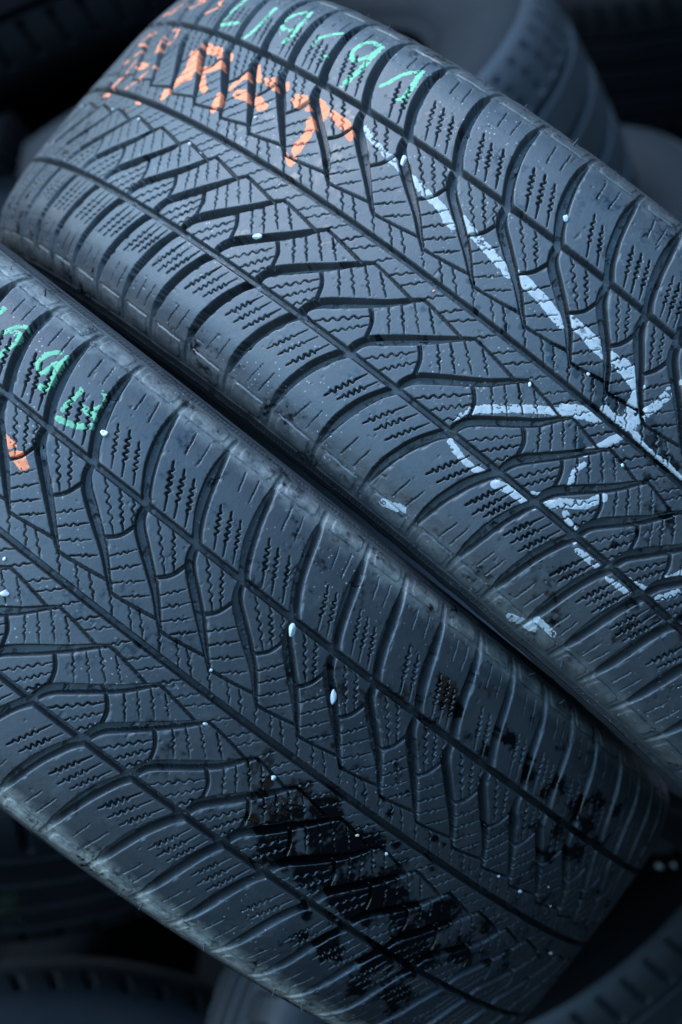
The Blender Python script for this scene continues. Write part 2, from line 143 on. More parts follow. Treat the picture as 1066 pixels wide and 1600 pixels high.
M_RUB = rubber('tread_rubber', (.027, .0285, .031))
M_SIDE = rubber('sidewall_rubber', (.024, .025, .028), tex=False, rough=.5, spec=.35)
M_BACK = rubber('weathered_rubber', (.014, .015, .017), tex=False, rough=.55)
M_DARK = rubber('painted_shade_rubber', (.0032, .0032, .0036), tex=False, rough=.7, spec=.02)  # near-black copy: shade among the piled tyres is put into the colour
M_LIT = rubber('lit_old_rubber', (.024, .026, .030), tex=False, rough=.5, spec=.35)  # lighter copy of the old rubber, lit look put into the colour
M_DIM = rubber('shade_dimmed_rubber', (.0075, .008, .0095), tex=False, rough=.6, spec=.12)  # darker copy of the weathered rubber, shade put into the colour
M_CH = {'green': chalk_mat('green_crayon', (.16, .36, .20), .16), 'orange': chalk_mat('orange_crayon', (.74, .21, .095), .16),
        'white': chalk_mat('white_chalk', (.34, .335, .325), .22)}
M_ST = {'white': plain('white_stone', (.44, .44, .43), .5, 300, .12), 'grey': plain('grey_stone', (.42, .44, .46), .6, 500, .25),
        'red': plain('orange_crumb', (.85, .22, .12), .7), 'ring': plain('chalky_chip', (.66, .66, .68), .6), 'tan': plain('seed_tan', (.55, .45, .30), .6)}
M_SOIL = plain('shade_darkened_soil', (.0028, .0028, .003), .95, 30, .5, .03)  # soil darkened well below its own tone to stand in for shade
M_GRIT = plain('sandy_grit', (.17, .155, .13), .9, 400, .7, .1)
M_MOSS = plain('moss', (.022, .032, .012), .95, 200, .4)

# ------------------------------------------------------------------ mesh helpers
def obj(name, me, mat, parent=None):
    o = bpy.data.objects.new(name, me); S.collection.objects.link(o)
    if mat: me.materials.append(mat)
    if parent: o.parent = parent
    return o

def grid_mesh(name, V, closed=False, attrs=None):
    """V: (ns, nt, 3) array of points in metres -> quad mesh"""
    ns, nt = V.shape[:2]
    idx = np.arange(ns * nt, dtype=np.int32).reshape(ns, nt)
    if closed: idx = np.vstack([idx, idx[:1]])
    q = np.stack([idx[:-1, :-1], idx[1:, :-1], idx[1:, 1:], idx[:-1, 1:]], -1).reshape(-1, 4)
    return face_mesh(name, V.reshape(-1, 3), q, {k: v.reshape(-1) for k, v in (attrs or {}).items()})

def face_mesh(name, co, q, attrs=None):
    me = bpy.data.meshes.new(name); n = len(q)
    me.vertices.add(len(co)); me.vertices.foreach_set('co', co.astype(np.float32).ravel())
    me.loops.add(n * 4); me.loops.foreach_set('vertex_index', q.astype(np.int32).ravel())
    me.polygons.add(n); me.polygons.foreach_set('loop_start', np.arange(0, n * 4, 4, dtype=np.int32))
    me.polygons.foreach_set('use_smooth', np.ones(n, dtype=bool))
    me.update(calc_edges=True)
    for k, v in (attrs or {}).items():
        a = me.attributes.new(k, 'FLOAT', 'POINT'); a.data.foreach_set('value', v.astype(np.float32))
    return me

def catmull(P, n):
    P = np.asarray(P, float)
    if len(P) < 3:
        return P[0] + (P[-1] - P[0]) * np.linspace(0, 1, n * 2)[:, None]
    Q = np.vstack([2 * P[0] - P[1], P, 2 * P[-1] - P[-2]]); o = []
    for i in range(1, len(Q) - 2):
        a, b, c, d = Q[i - 1:i + 3]
        for t in np.linspace(0, 1, n, endpoint=False):
            o.append(.5 * ((2 * b) + (c - a) * t + (2 * a - 5 * b + 4 * c - d) * t * t + (-a + 3 * b - 3 * c + d) * t ** 3))
    o.append(P[-1]); return np.array(o)

# tyre section: arc length t (mm from the centre line) -> half width v, radius r
_PR = np.array([(0, 318), (20, 317.8), (48.5, 316.8), (70, 314), (80, 311.1), (87.4, 307.1), (91.9, 303.2), (95.2, 298.2),
                (97.9, 291.3), (99.4, 283), (99.6, 272), (97, 255), (91, 237), (84, 224), (80, 216)], float)
_Q = np.vstack([[-20, 317.8], _PR]); _pc = catmull(_Q, 40)[40:]
_L = np.r_[0, np.cumsum(np.linalg.norm(np.diff(_pc, axis=0), axis=1))]
T_END = _L[-1]
def prof(t):
    a = np.abs(t); return np.sign(t) * np.interp(a, _L, _pc[:, 0]), np.interp(a, _L, _pc[:, 1])
def prof_n(t):
    v0, r0 = prof(t - .8); v1, r1 = prof(t + .8); L = np.hypot(v1 - v0, r1 - r0)
    return -(r1 - r0) / L, (v1 - v0) / L                      # outward normal (v, r)

def vnoise(s, t, cell, seed):
    """smooth value noise on the (s,t) sheet, s periodic enough for our use"""
    rng = np.random.default_rng(seed); T = rng.random((257, 257))
    x = s / cell; y = t / cell; xi = np.floor(x).astype(int); yi = np.floor(y).astype(int)
    fx = x - xi; fy = y - yi; fx = fx * fx * (3 - 2 * fx); fy = fy * fy * (3 - 2 * fy)
    g = lambda a, b: T[np.mod(a, 257), np.mod(b, 257)]
    return (g(xi, yi) * (1 - fx) + g(xi + 1, yi) * fx) * (1 - fy) + (g(xi, yi + 1) * (1 - fx) + g(xi + 1, yi + 1) * fx) * fy

class Sheet:
    """the unrolled tread: a depth field in mm over s (round the tyre) and t (across it)"""
    def __init__(s, seed, fine=0.38):
        s.rng = np.random.default_rng(seed); random.seed(seed)
        a = [0.0]
        while a[-1] < 998.0:
            x = a[-1]; st = fine if x < 260 else (fine * (1 + (x - 260) / 180) if x < 440 else 2.6)
            a.append(x + st)
        a = np.array(a[:-1]); s.s = np.r_[-a[:0:-1], a]
        h = np.arange(0, 113.0001, fine); s.t = np.r_[-h[:0:-1], h]
        s.D = np.zeros((len(s.s), len(s.t)), np.float32); s.E = np.zeros_like(s.D)
    def box(s, x0, x1, y0, y1):
        return np.searchsorted(s.s, x0), np.searchsorted(s.s, x1), np.searchsorted(s.t, y0), np.searchsorted(s.t, y1)
    def seg(s, a, b, wa, wb, da, db, wall=(.9, .9), edge=0):
        m = max(wa, wb) / 2 + 1.4
        i0, i1, j0, j1 = s.box(min(a[0], b[0]) - m, max(a[0], b[0]) + m, min(a[1], b[1]) - m, max(a[1], b[1]) + m)
        if i1 <= i0 or j1 <= j0: return
        X = s.s[i0:i1, None] - a[0]; Y = s.t[None, j0:j1] - a[1]
        dx, dy = b[0] - a[0], b[1] - a[1]; L2 = dx * dx + dy * dy + 1e-9
        u = np.clip((X * dx + Y * dy) / L2, 0, 1)
        ex = X - u * dx; ey = Y - u * dy; d = np.sqrt(ex * ex + ey * ey)
        w = (wa + (wb - wa) * u) / 2
        wl = np.where(ex < 0, wall[0], wall[1])
        x = np.clip((w - d) / wl, 0, 1); x = x * x * (3 - 2 * x)
        D = s.D[i0:i1, j0:j1]; np.maximum(D, (da + (db - da) * u) * x, out=D)
        if edge:
            e = np.clip(1 - (d - w) / 1.1, 0, 1) * edge * np.where(ex < 0, .35, 1)
            E = s.E[i0:i1, j0:j1]; np.maximum(E, e, out=E)
    def line(s, P, w, d, wall=(.9, .9), edge=0, n=5):
        P = catmull(P, n); k = len(P)
        w = np.interp(np.linspace(0, 1, k), np.linspace(0, 1, len(w)), w) if hasattr(w, '__len__') else np.full(k, w)
        d = np.interp(np.linspace(0, 1, k), np.linspace(0, 1, len(d)), d) if hasattr(d, '__len__') else np.full(k, d)
        w = w * (1 + .05 * np.sin(np.arange(k) * .3 + s.rng.random() * 6))
        for i in range(k - 1): s.seg(P[i], P[i + 1], w[i], w[i + 1], d[i], d[i + 1], wall, edge)
    def sipe(s, a, b, w=.75, d=3.2, waves=4, amp=.75, lead=.2, tail=.12):
        a = np.array(a, float); b = np.array(b, float); L = np.linalg.norm(b - a); n = int(L / .7) + 2
        u = np.linspace(0, 1, n); f = np.array([-(b - a)[1], (b - a)[0]]) / L
        m = np.clip((u - lead) / (1 - lead - tail), 0, 1)
        am = amp * np.clip(np.minimum(u - lead, 1 - tail - u) / .04, 0, 1) * s.rng.uniform(.8, 1.15)
        ph = s.rng.uniform(-.3, .3); sg = np.sin(m * waves * 2 * np.pi + ph)
        P = a + (b - a) * u[:, None] + f * (am * sg)[:, None]
        ww = w * s.rng.uniform(.8, 1.3) * (1 + .12 * np.sin(u * 9 + s.rng.random() * 6)) * (1 - .45 * np.clip((u - (1 - tail)) / tail, 0, 1))
        for i in range(n - 1): s.seg(P[i], P[i + 1], ww[i], ww[i + 1], d, d, (.30, .30))

def extend(xs, mean=27.0):
    xs = list(xs); random.seed(int(xs[0] * 10) & 0xffff)
    while xs[-1] < 980: xs.append(xs[-1] + random.choice([24.5, 26.5, 28.5]))
    while xs[0] > -980: xs.insert(0, xs[0] - random.choice([24.5, 26.5, 28.5]))
    return np.array(xs)

def winter_tread(sh, xr, xl):
    """directional winter pattern; each lateral groove pair starts where it crosses the main groove"""
    ring = np.linspace(-999, 999, 400)
    for t0, w in ((0, 3.7), (48.6, 3.6), (-48.6, 3.6)):
        P = np.stack([ring, np.full(400, t0)], 1)
        for i in range(399): sh.seg(P[i], P[i + 1], w, w, 7.6, 7.6, (.4, .7), .4)
    for side, xs in ((1, xr), (-1, xl)):
        for k in range(1, len(xs) - 2):
            x = xs[k]
            def C(ds, t, k=k):                                     # cell coordinates -> sheet
                p = k + ds / 27.0; i = int(np.clip(math.floor(p), 0, len(xs) - 2))
                return (xs[i] + (xs[i + 1] - xs[i]) * (p - i), side * t)
            near = abs(x) < 470
            sc = (xs[k + 1] - xs[k]) / 27.0
            j = lambda a=.5: sh.rng.uniform(-a, a)
            # shoulder groove, inner groove, cross arc, thin zigzag line
            sh.line([C(.3, 48.6), C(-3.6, 54), C(-8.6, 64), C(-12, 75), C(-13.6, 84), C(-14.2, 90.5)], [5.0, 5.0, 5.8, 5.6, 4.8, 3.2], [7.6, 7.6, 7.6, 7.2, 6.4, 3.8], (.35, 1.9), .9)
            sh.line([C(-14.2, 90), C(-14.6, 97), C(-14.2, 102)], [3.4, 3.6, 3.0], [1.2, 1.0, .4], (1.2, 1.2), 0)
            sh.line([C(0, 48.5), C(.9, 44), C(3.8, 39.3), C(10, 34.0), C(18.3, 27.4), C(26, 21.0), C(33, 14.2), C(37, 10.3)], [4.0, 4.8, 5.2, 5.2, 4.8, 4.0, 2.9, 1.8], [7.6, 7.6, 7.6, 7.6, 7, 6.2, 4.8, 3.6], (.35, 1.6), .8)
            sh.line([C(21.4, 25.6), C(26.4, 31.2), C(28.8, 38.2)], 2.0, 3.8, (.4, .9), .5)
            sh.line([C(37, 10.8), C(38.3, 9.3), C(42, 9.5), C(50, 10.6), C(60.4, 12.4), C(62.5, 12.4)], 1.6, 3.2, (.4, .5), .3)
            # shoulder edge: cut line, tab, flank scoops
            sh.line([C(-10.4, 91.2), C(7.5, 92.0)], .85, 1.8, (.4, .4), 0)
            if not near: continue
            q = []
            for a, b in (((7.2 + j(), 47.2), (24.2 + j(), 29.6)), ((15.2 + j(), 47.2), (26.6, 33.0))):
                q.append((a, b, 4))
            if sh.rng.random() < .62: q.append(((21.6, 47.2), (28.2, 37.6), 2))
            for a, b, wv in q:
                sh.sipe(C(*a), C(*b), .68, 3.2, wv if wv > 2 else 2, .78, .12, .16)
            for i, (a, b) in enumerate((((27.4, 20.6), (36.0, 31.0)), ((31.4, 16.6), (41.0, 27.0)), ((35.6, 12.6), (46.0, 22.4)), ((43.0, 11.0), (51.4, 18.6)))):
                sh.sipe(C(a[0] + j(.3), a[1]), C(b[0] + j(.3), b[1]), .66, 2.8, 2, .62, .28, .28)
            for a, b in (((-1.1, 10.3), (7.8, 1.6)), ((9.4, 10.4), (17.4, 1.6)), ((19.0, 10.6), (27.4, 1.6))):
                sh.sipe(C(a[0] + j(), a[1]), C(b[0] + j(), b[1]), .62, 2.6, 1.5, .6, .25, .25)
            q = [((-2.4, 69.8), (7.4, 51.4)), ((3.2, 69.8), (12.6, 51.4)), ((9.0, 69.2), (18.4, 51.4))]
            if sh.rng.random() < .3: q.pop(0)
            for a, b in q:
                e = sh.rng.uniform(-1.5, 1.2)
                sh.sipe(C(a[0], a[1] + e), C(*b), .82, 3.4, 4, .95, .12, .30)
            for a, b in (((-2.6, 87.6), (-.4, 77.0)), ((4.4, 88.4), (6.6, 76.6))):
                sh.sipe(C(a[0] + j(.4), a[1]), C(b[0] + j(.4), b[1] + j(1)), .58, 1.6, 1, .12)
    # shoulder step with rounded tabs
    ss = sh.s[:, None]; 
    for side, xs in ((1, xr), (-1, xl)):
        m = (sh.t * side) > 90
        t = sh.t[m] * side; D = sh.D[:, m]
        ph = np.interp(sh.s + 0.0, xs, np.arange(len(xs)))
        rel = ((ph + .52) % 1.0 - .52) * 27.0                        # about the crossing
        dx = np.abs(rel - (-.6)) - 8.6; dy = np.abs(t - 97.2) - 5.2
        r = 2.6; qx = dx[:, None] + r; qy = dy[None] + r
        sd_ = np.hypot(np.maximum(qx, 0), np.maximum(qy, 0)) + np.minimum(np.maximum(qx, qy), 0) - r
        step = np.clip((t - 90.5) / 1.6, 0, 1)[None] * np.clip((sd_ + .2) / .7, 0, 1) * .42
        step = step * np.clip((113 - t) / 2.5, 0, 1)[None]
        step = step + .55 * np.clip(1 - np.abs(t - 105.0) / .8, 0, 1)[None] * -1.0
        step = step + (.22 * np.clip((t - 107) / .5, 0, 1) * np.clip((112 - t) / .5, 0, 1))[None] * (.5 + .5 * np.sin(sh.s * 2 * np.pi / 2.3))[:, None]
        sh.D[:, m] = np.maximum(D, 0) + step

def build_sheet(sh, wet, seed, name, parent, mat, chalk, scuff_amt):
    s, t = sh.s, sh.t; SS, TT = np.meshgrid(s, t, indexing='ij')
    n1 = vnoise(SS, TT, 23, seed) - .5; n2 = vnoise(SS, TT, 5.5, seed + 1) - .5; n3 = vnoise(SS, TT, 1.7, seed + 2) - .5
    pit = np.clip(vnoise(SS, TT, 2.6, seed + 5) - .90, 0, 1) * 4
    flat = sh.D < .4
    nick = np.clip(vnoise(SS, TT, 3.1, seed + 6) - .66, 0, 1) * 3.4 * np.clip(sh.E, 0, 1)      # chipped block edges
    H = -sh.D + .20 * n1 + .07 * n2 + .035 * n3 - pit * flat - nick
    at = np.abs(TT)
    # rubbed, rounded shoulders
    H -= .5 * np.clip((at - 84) / 6, 0, 1) * np.clip(vnoise(SS, TT, 9, seed + 7) - .35, 0, 1)
    wt = np.full(SS.shape, -1.0, np.float32)
    if wet:
        wt = np.zeros(SS.shape, np.float32)
        for (ws, wt_, r, a) in wet:
            rx = max(r * (.46 if wt_ < 30 else .62), 1.7); m = rx * 2.6
            sx = 1.0 / max(.25, math.cos(min(abs(ws) / 318, 1.25)))          # foreshortened there, so longer on the rubber
            i0, i1, j0, j1 = sh.box(ws - m * sx, ws + m * sx, wt_ - m, wt_ + m)
            d = np.hypot((s[i0:i1, None] - ws) / sx, t[None, j0:j1] - wt_) / rx
            wt[i0:i1, j0:j1] += np.exp(-d * d * 1.1)
        n = vnoise(SS, TT, 13, seed + 8) * .40 + vnoise(SS, TT, 4.2, seed + 9) * .35 + vnoise(SS, TT, 1.4, seed + 10) * .25 - .5
        wt = np.clip((wt + n * 2.0 - .50) * 1.7 + .5 + .15 * np.clip(sh.D, 0, 3) * (wt > .3), 0, 1)
        # the film of water beads up here and there
        H += .03 * np.clip((wt - .4) * 3, 0, 1) + .30 * np.clip(vnoise(SS, TT, 1.5, seed + 12) - .70, 0, 1) * (wt > .6)
    else: wt = np.zeros(SS.shape, np.float32)
    H = H.astype(np.float64)
    v, r = prof(TT); nv, nr = prof_n(TT)
    v = v + nv * H; r = r + nr * H
    th = SS / R_T
    V = np.stack([r * np.cos(th), r * np.sin(th), v], -1) / 1000
    scuff = scuff_amt * np.clip(1 - np.abs(at - 95) / 11, 0, 1) * np.where(TT < 0, 1.7, 1.0)
    wear = 1 + 1.0 * (scuff_amt > .8) * np.clip((SS - 0) / 60, 0, 1) * np.clip((TT - 46) / 4, 0, 1) + .8 * (scuff_amt > .8) * np.clip((-TT - 50) / 10, 0, 1)
    A = {'groove': np.clip(sh.D / 7.6, 0, 1), 'edge': sh.E * (sh.D < 1.5) * wear, 'wet': wt, 'scuff': scuff}
    o = obj(name, grid_mesh(name, V, attrs=A), mat, parent)
    # crayon and chalk marks: a thin coat lying on the block tops, broken by every groove
    for ci, (col, nm, wd, pts) in enumerate(chalk):
        P = np.array(pts)
        if nm == 'poly': P = np.vstack([P, P[:1]]); pad = 2.0
        else: P = catmull(P, 6); pad = wd / 2 + 1.5
        i0, i1, j0, j1 = sh.box(P[:, 0].min() - pad, P[:, 0].max() + pad, P[:, 1].min() - pad, P[:, 1].max() + pad)
        i0 = max(i0, 1)
        X = SS[i0:i1, j0:j1]; Y = TT[i0:i1, j0:j1]; dm = np.full(X.shape, 1e9)
        inside = np.zeros(X.shape, bool)
        for a, b in zip(P[:-1], P[1:]):
            d = b - a; u = np.clip(((X - a[0]) * d[0] + (Y - a[1]) * d[1]) / (d @ d + 1e-9), 0, 1)
            dm = np.minimum(dm, np.hypot(X - a[0] - u * d[0], Y - a[1] - u * d[1]))
            if nm == 'poly':
                c = ((a[1] > Y) != (b[1] > Y)) & (X < (b[0] - a[0]) * (Y - a[1]) / (b[1] - a[1] + 1e-12) + a[0]); inside ^= c
        if nm == 'poly': f = np.where(inside, dm, -dm) + .1
        else: f = wd * (.42 if col == 'white' else .45) - dm
        nz = vnoise(X, Y, 1.1, seed + 31 + ci) * .6 + vnoise(X, Y, .6, seed + 61 + ci) * .4 - .5
        f = f / .7 + nz * 1.5
        hole = vnoise(X * .45, Y, 1.5, seed + 91 + ci) * .5 + vnoise(X, Y, .8, seed + 93 + ci) * .5
        f = np.minimum(f, ({'white': .71, 'green': .70, 'orange': .76}[col] - hole) * 7)
        f = np.minimum(f, (1.3 - sh.D[i0:i1, j0:j1]) * 1.5)
        f = np.clip(f, -.5, 1)
        off = .07 * f
        co = np.stack([(r[i0:i1, j0:j1] + nr[i0:i1, j0:j1] * off) * np.cos(X / R_T), (r[i0:i1, j0:j1] + nr[i0:i1, j0:j1] * off) * np.sin(X / R_T), v[i0:i1, j0:j1] + nv[i0:i1, j0:j1] * off], -1).reshape(-1, 3) / 1000
        a_, b_ = X.shape; idx = np.arange(a_ * b_).reshape(a_, b_)
        q = np.stack([idx[:-1, :-1], idx[1:, :-1], idx[1:, 1:], idx[:-1, 1:]], -1).reshape(-1, 4)
        q = q[(f.ravel()[q] > 0).any(1)]
        if len(q) < 3: continue
        u_, inv_ = np.unique(q, return_inverse=True)
        kind = {'white': 'chalk_stroke'}.get(col, 'crayon_stroke')
        m = obj(kind, face_mesh(kind, co[u_], inv_.reshape(-1, 4)), M_CH[col], o)
        m['label'] = {'white': 'white chalk stroke drawn over the tread', 'green': 'green crayon stroke of the written number', 'orange': 'orange crayon stroke of the written code'}[col]
    sh.H = H
    return o

def revolve(name, T_arr, mat, parent, f=None, n=420):
    th = np.linspace(0, 2 * np.pi, n, endpoint=False)
    v, r = prof(T_arr); nv, nr = prof_n(T_arr)
    TH, VV = np.meshgrid(th, v, indexing='ij'); RR = np.broadcast_to(r, TH.shape).copy()
    if f is not None:
        h = f(TH, np.broadcast_to(T_arr, TH.shape)); VV = VV + h * nv; RR = RR + h * nr
    V = np.stack([RR * np.cos(TH), RR * np.sin(TH), VV], -1) / 1000
    if T_arr[-1] < T_arr[0]: pass
    return obj(name, grid_mesh(name, V, closed=True), mat, parent)

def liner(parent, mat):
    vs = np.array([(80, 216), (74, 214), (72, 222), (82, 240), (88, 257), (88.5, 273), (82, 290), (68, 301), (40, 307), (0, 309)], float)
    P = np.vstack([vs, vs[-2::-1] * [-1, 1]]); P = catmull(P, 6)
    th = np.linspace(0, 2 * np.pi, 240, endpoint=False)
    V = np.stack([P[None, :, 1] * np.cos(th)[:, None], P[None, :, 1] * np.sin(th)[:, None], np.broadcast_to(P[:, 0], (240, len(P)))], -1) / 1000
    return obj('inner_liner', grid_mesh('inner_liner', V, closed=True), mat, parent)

def side_relief(seed, t0=113.0):
    def f(TH, T):
        a = np.abs(T)
        h = .6 * np.clip(1 - np.abs(a - 118) / .9, 0, 1) + .8 * np.clip(1 - np.abs(a - 165) / 1.6, 0, 1) + 1.0 * np.clip(1 - np.abs(a - 172) / 1.6, 0, 1)
        h = h + .28 * (np.sin(TH * 330) > 0) * np.clip((a - 122) / 1, 0, 1) * np.clip((128 - a) / 1, 0, 1)
        return h * np.clip((a - t0) / 2, 0, 1)
    return f

def tyre_root(name, M, label, group, cat='tyre'):
    e = bpy.data.objects.new(name, None); S.collection.objects.link(e); e.empty_display_size = .1
    e.matrix_world = M; e['label'] = label; e['category'] = cat; e['group'] = group
    return e

def nib_mesh(L=.0035, r=.0004):
    n = 6; co = []; 
    for k, (z, rr) in enumerate(((0, r * 1.5), (L * .4, r), (L, r * .6))):
        for i in range(n): a = i * 2 * math.pi / n; co.append((rr * math.cos(a) + z * .25 * k / 2, rr * math.sin(a), z))
    co.append((L * .27, 0, L))
    f = [(k * n + i, k * n + (i + 1) % n, (k + 1) * n + (i + 1) % n, (k + 1) * n + i) for k in range(2) for i in range(n)]
    f += [(2 * n + i, 2 * n + (i + 1) % n, 3 * n) for i in range(n)]
    me = bpy.data.meshes.new('rubber_nib'); me.from_pydata(co, [], f); return me

# ------------------------------------------------------------------ the two crayon-marked tyres
def hero(k, name_label, seed):
    M = MC @ Matrix([row for row in DATA['pose'][k]] + [[0, 0, 0, 1]])
    root = tyre_root('car_tyre', M, name_label, 'winter tyres marked with crayon')
    xr = extend(DATA['xr%d' % (k + 1)]); xl = extend(DATA['xl%d' % (k + 1)])
    sh = Sheet(seed); winter_tread(sh, xr, xl)
    tread = build_sheet(sh, [w[1:] for w in DATA['wet'] if w[0] == k], seed, 'tread', root, M_RUB, [c[1:] for c in DATA['chalk'] if c[0] == k], 1.0 if k == 0 else .25)
    for sgn in (1, -1):
        revolve('sidewall', np.linspace(112.9 * sgn, T_END * sgn, 90), M_SIDE, root, side_relief(seed))
    liner(root, M_SIDE)
    rng = np.random.default_rng(seed + 3); nm = nib_mesh()
    for side, xs in ((1, xr), (-1, xl)):
        for x in xs:
            if abs(x) > 420 or rng.random() < .35: continue
            s_ = x + rng.uniform(-8, 6); t_ = side * rng.uniform(95.5, 99.5)
            p, nrm = surf_pt(s_, t_, 0)
            o = obj('rubber_nib', nm, None, root); 
            if not nm.materials: nm.materials.append(M_SIDE)
            o.matrix_local = Matrix.Translation(p) @ nrm.to_track_quat('Z', 'Y').to_matrix().to_4x4() @ Matrix.Rotation(rng.uniform(0, 6), 4, 'Z') @ Matrix.Scale(rng.uniform(.5, 1.1), 4)
    return root, sh

def surf_pt(s_, t_, h):
    t_ = np.float64(t_); v, r = prof(t_); nv, nr = prof_n(t_); th = s_ / R_T
    v = v + nv * h; r = r + nr * h
    return Vector((r * math.cos(th), r * math.sin(th), v)) / 1000, Vector((nr * math.cos(th), nr * math.sin(th), nv))

HERO = [hero(0, 'front winter tyre with green crayon and a large wet patch low on its tread', 11),
        hero(1, 'rear winter tyre with big orange letters and a long white chalk line', 47)]

# ------------------------------------------------------------------ grit and stones caught in the treads
import bmesh
def stone_mesh(seed, ring=False):
    rng = random.Random(seed); bm = bmesh.new(); bmesh.ops.create_icosphere(bm, subdivisions=3, radius=.5)
    dirs = [Vector((rng.gauss(0, 1), rng.gauss(0, 1), rng.gauss(0, 1))).normalized() for _ in range(9)]
    lim = [rng.uniform(.30, .42) for _ in dirs]
    for v in bm.verts:
        for d, m in zip(dirs, lim):
            x = v.co.dot(d)
            if x > m: v.co -= d * (x - m) * .85
        if ring:
            rr = math.hypot(v.co.x, v.co.y)
            if v.co.z > 0: v.co.z -= max(0, .27 - rr) * 1.7
        v.co += v.normal * rng.uniform(-.012, .012)
    me = bpy.data.meshes.new('stone'); bm.to_mesh(me); bm.free()
    for p in me.polygons: p.use_smooth = ring
    return me

KIND = {'white': 'white_stone', 'grey': 'pebble', 'red': 'orange_crumb', 'ring': 'hollow_chip', 'tan': 'seed'}
CATG = {'white': 'stone', 'grey': 'pebble', 'red': 'crumb', 'ring': 'chip', 'tan': 'seed'}
for i, (k, s_, t_, sx, sy, col, lab) in enumerate(DATA['pebbles']):
    root, sh = HERO[k]
    a = np.searchsorted(sh.s, s_); b = np.searchsorted(sh.t, t_)
    h = float(np.max(sh.H[max(a - 3, 0):a + 4, b - 3:b + 4])) * .6
    h = max(h, -1.6)
    p, nrm = surf_pt(s_, t_, h + .22 * min(sx, sy))
    pw = root.matrix_world @ p; nw = (root.matrix_world.to_3x3() @ nrm).normalized()
    # long side of the pebble as it lies: camera-up projected on the surface
    up = (MC.to_3x3() @ Vector((0.05, 1, 0))); up = (up - nw * up.dot(nw)).normalized(); xx = up.cross(nw).normalized()
    R = Matrix((xx, up, nw)).transposed().to_4x4()
    o = obj(KIND[col], stone_mesh(500 + i, col == 'ring'), M_ST[col])
    fs = 1.0
    o.matrix_world = Matrix.Translation(pw) @ R @ Matrix.Diagonal((sx * 1.4e-3, sy * 1.4e-3, min(sx, sy) * 1.2e-3, 1))
    o['label'] = lab; o['category'] = CATG[col]; o['group'] = 'grit and stones caught in the treads'

def grit(k, n, seed):
    """crumbs of dirt and sand lying loose in the grooves and here and there on the blocks"""
    root, sh = HERO[k]; rng = np.random.default_rng(seed); co = []; fc = []
    octa = [(1, 0, 0), (-1, 0, 0), (0, 1, 0), (0, -1, 0), (0, 0, 1), (0, 0, -1)]
    tri = [(0, 2, 4), (2, 1, 4), (1, 3, 4), (3, 0, 4), (2, 0, 5), (1, 2, 5), (3, 1, 5), (0, 3, 5)]
    vis = np.where(np.abs(sh.s) < 430)[0]; made = 0
    clus = [(rng.uniform(-400, 400), rng.uniform(-95, 95)) for _ in range(46)]
    while made < n:
        if rng.random() < .6:
            c = clus[rng.integers(len(clus))]; s_ = c[0] + rng.normal() * 7; t_ = c[1] + rng.normal() * 5
        else: s_ = rng.uniform(-430, 430); t_ = rng.uniform(-100, 100)
        if abs(s_) > 435 or abs(t_) > 104: continue
        a = np.searchsorted(sh.s, s_); b = np.searchsorted(sh.t, t_); D = sh.D[a, b]
        if D < 3.5 and rng.random() < .93: continue
        z = float(sh.H[a, b]); r = rng.uniform(.14, .46) * (1 if D > 3 else .55); made += 1
        p, nrm = surf_pt(s_, t_, z + r * .4)
        q = nrm.to_track_quat('Z', 'Y').to_matrix() @ Matrix.Rotation(rng.uniform(0, 6), 3, 'Z')
        i0 = len(co)
        for v in octa: co.append(p + q @ (Vector(v) * r * rng.uniform(.6, 1.25) / 1000))
        fc += [tuple(i0 + i for i in f) for f in tri]
    me = bpy.data.meshes.new('grit'); me.from_pydata([tuple(c) for c in co], [], fc)
    o = obj('grit', me, M_GRIT); o.matrix_world = root.matrix_world; o['kind'] = 'stuff'
grit(0, 1500, 5); grit(1, 1500, 6)

# ------------------------------------------------------------------ the dark pile around them
def plain_tread(sh_f, seed, slots, rings, phase=0):
    """coarser worn tread sheet with rings and shoulder slots; returns height function"""
    def f(TH, T):
        s = TH * R_T; a = np.abs(T); h = np.zeros_like(T, dtype=float)
        for c, w in rings:
            x = np.clip((w / 2 - np.abs(T - c)) / 1.2, 0, 1); h = np.minimum(h, -8 * x)
        for (t0, t1, pitch, w, sl) in slots:
            u = (s + sl * (T - t0)) % pitch - pitch / 2
            x = np.clip((w / 2 - np.abs(u)) / 1.0, 0, 1) * np.clip((T - t0) / 1.5, 0, 1) * np.clip((t1 - T) / 1.5, 0, 1)
            h = np.minimum(h, -7 * x)
        return h + .25 * (vnoise(s, T, 20, seed) - .5)
    return f

def pile_tyre(label, pose, seed, slots, rings, scale=1.0, mat=None, tmat=None):
    M = MC @ pose @ Matrix.Scale(scale, 4)
    root = tyre_root('car_tyre', M, label, 'old tyres lying in the dark pile')
    revolve('tread', np.linspace(-100, 100, 260), tmat or mat or M_BACK, root, plain_tread(None, seed, slots, rings), n=1100)
    for sgn in (1, -1):
        revolve('sidewall', np.linspace(99.9 * sgn, T_END * sgn, 60), mat or M_BACK, root, side_relief(seed, 100.0))
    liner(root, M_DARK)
    return root

def px(x, y, d):
    return Vector(((x - 533) / 3521.18 * d, -(y - 800) / 3521.18 * d, -d))

def pose(c, axis, spin=0):
    """camera-relative placing of an old tyre: centre and axis direction"""
    a = Vector(axis).normalized(); up = Vector((0, 0, 1)); u = (up - a * up.dot(a)).normalized(); w = a.cross(u)
    return Matrix.Translation(c) @ Matrix((u, w, a)).transposed().to_4x4() @ Matrix.Rotation(spin, 4, 'Z')

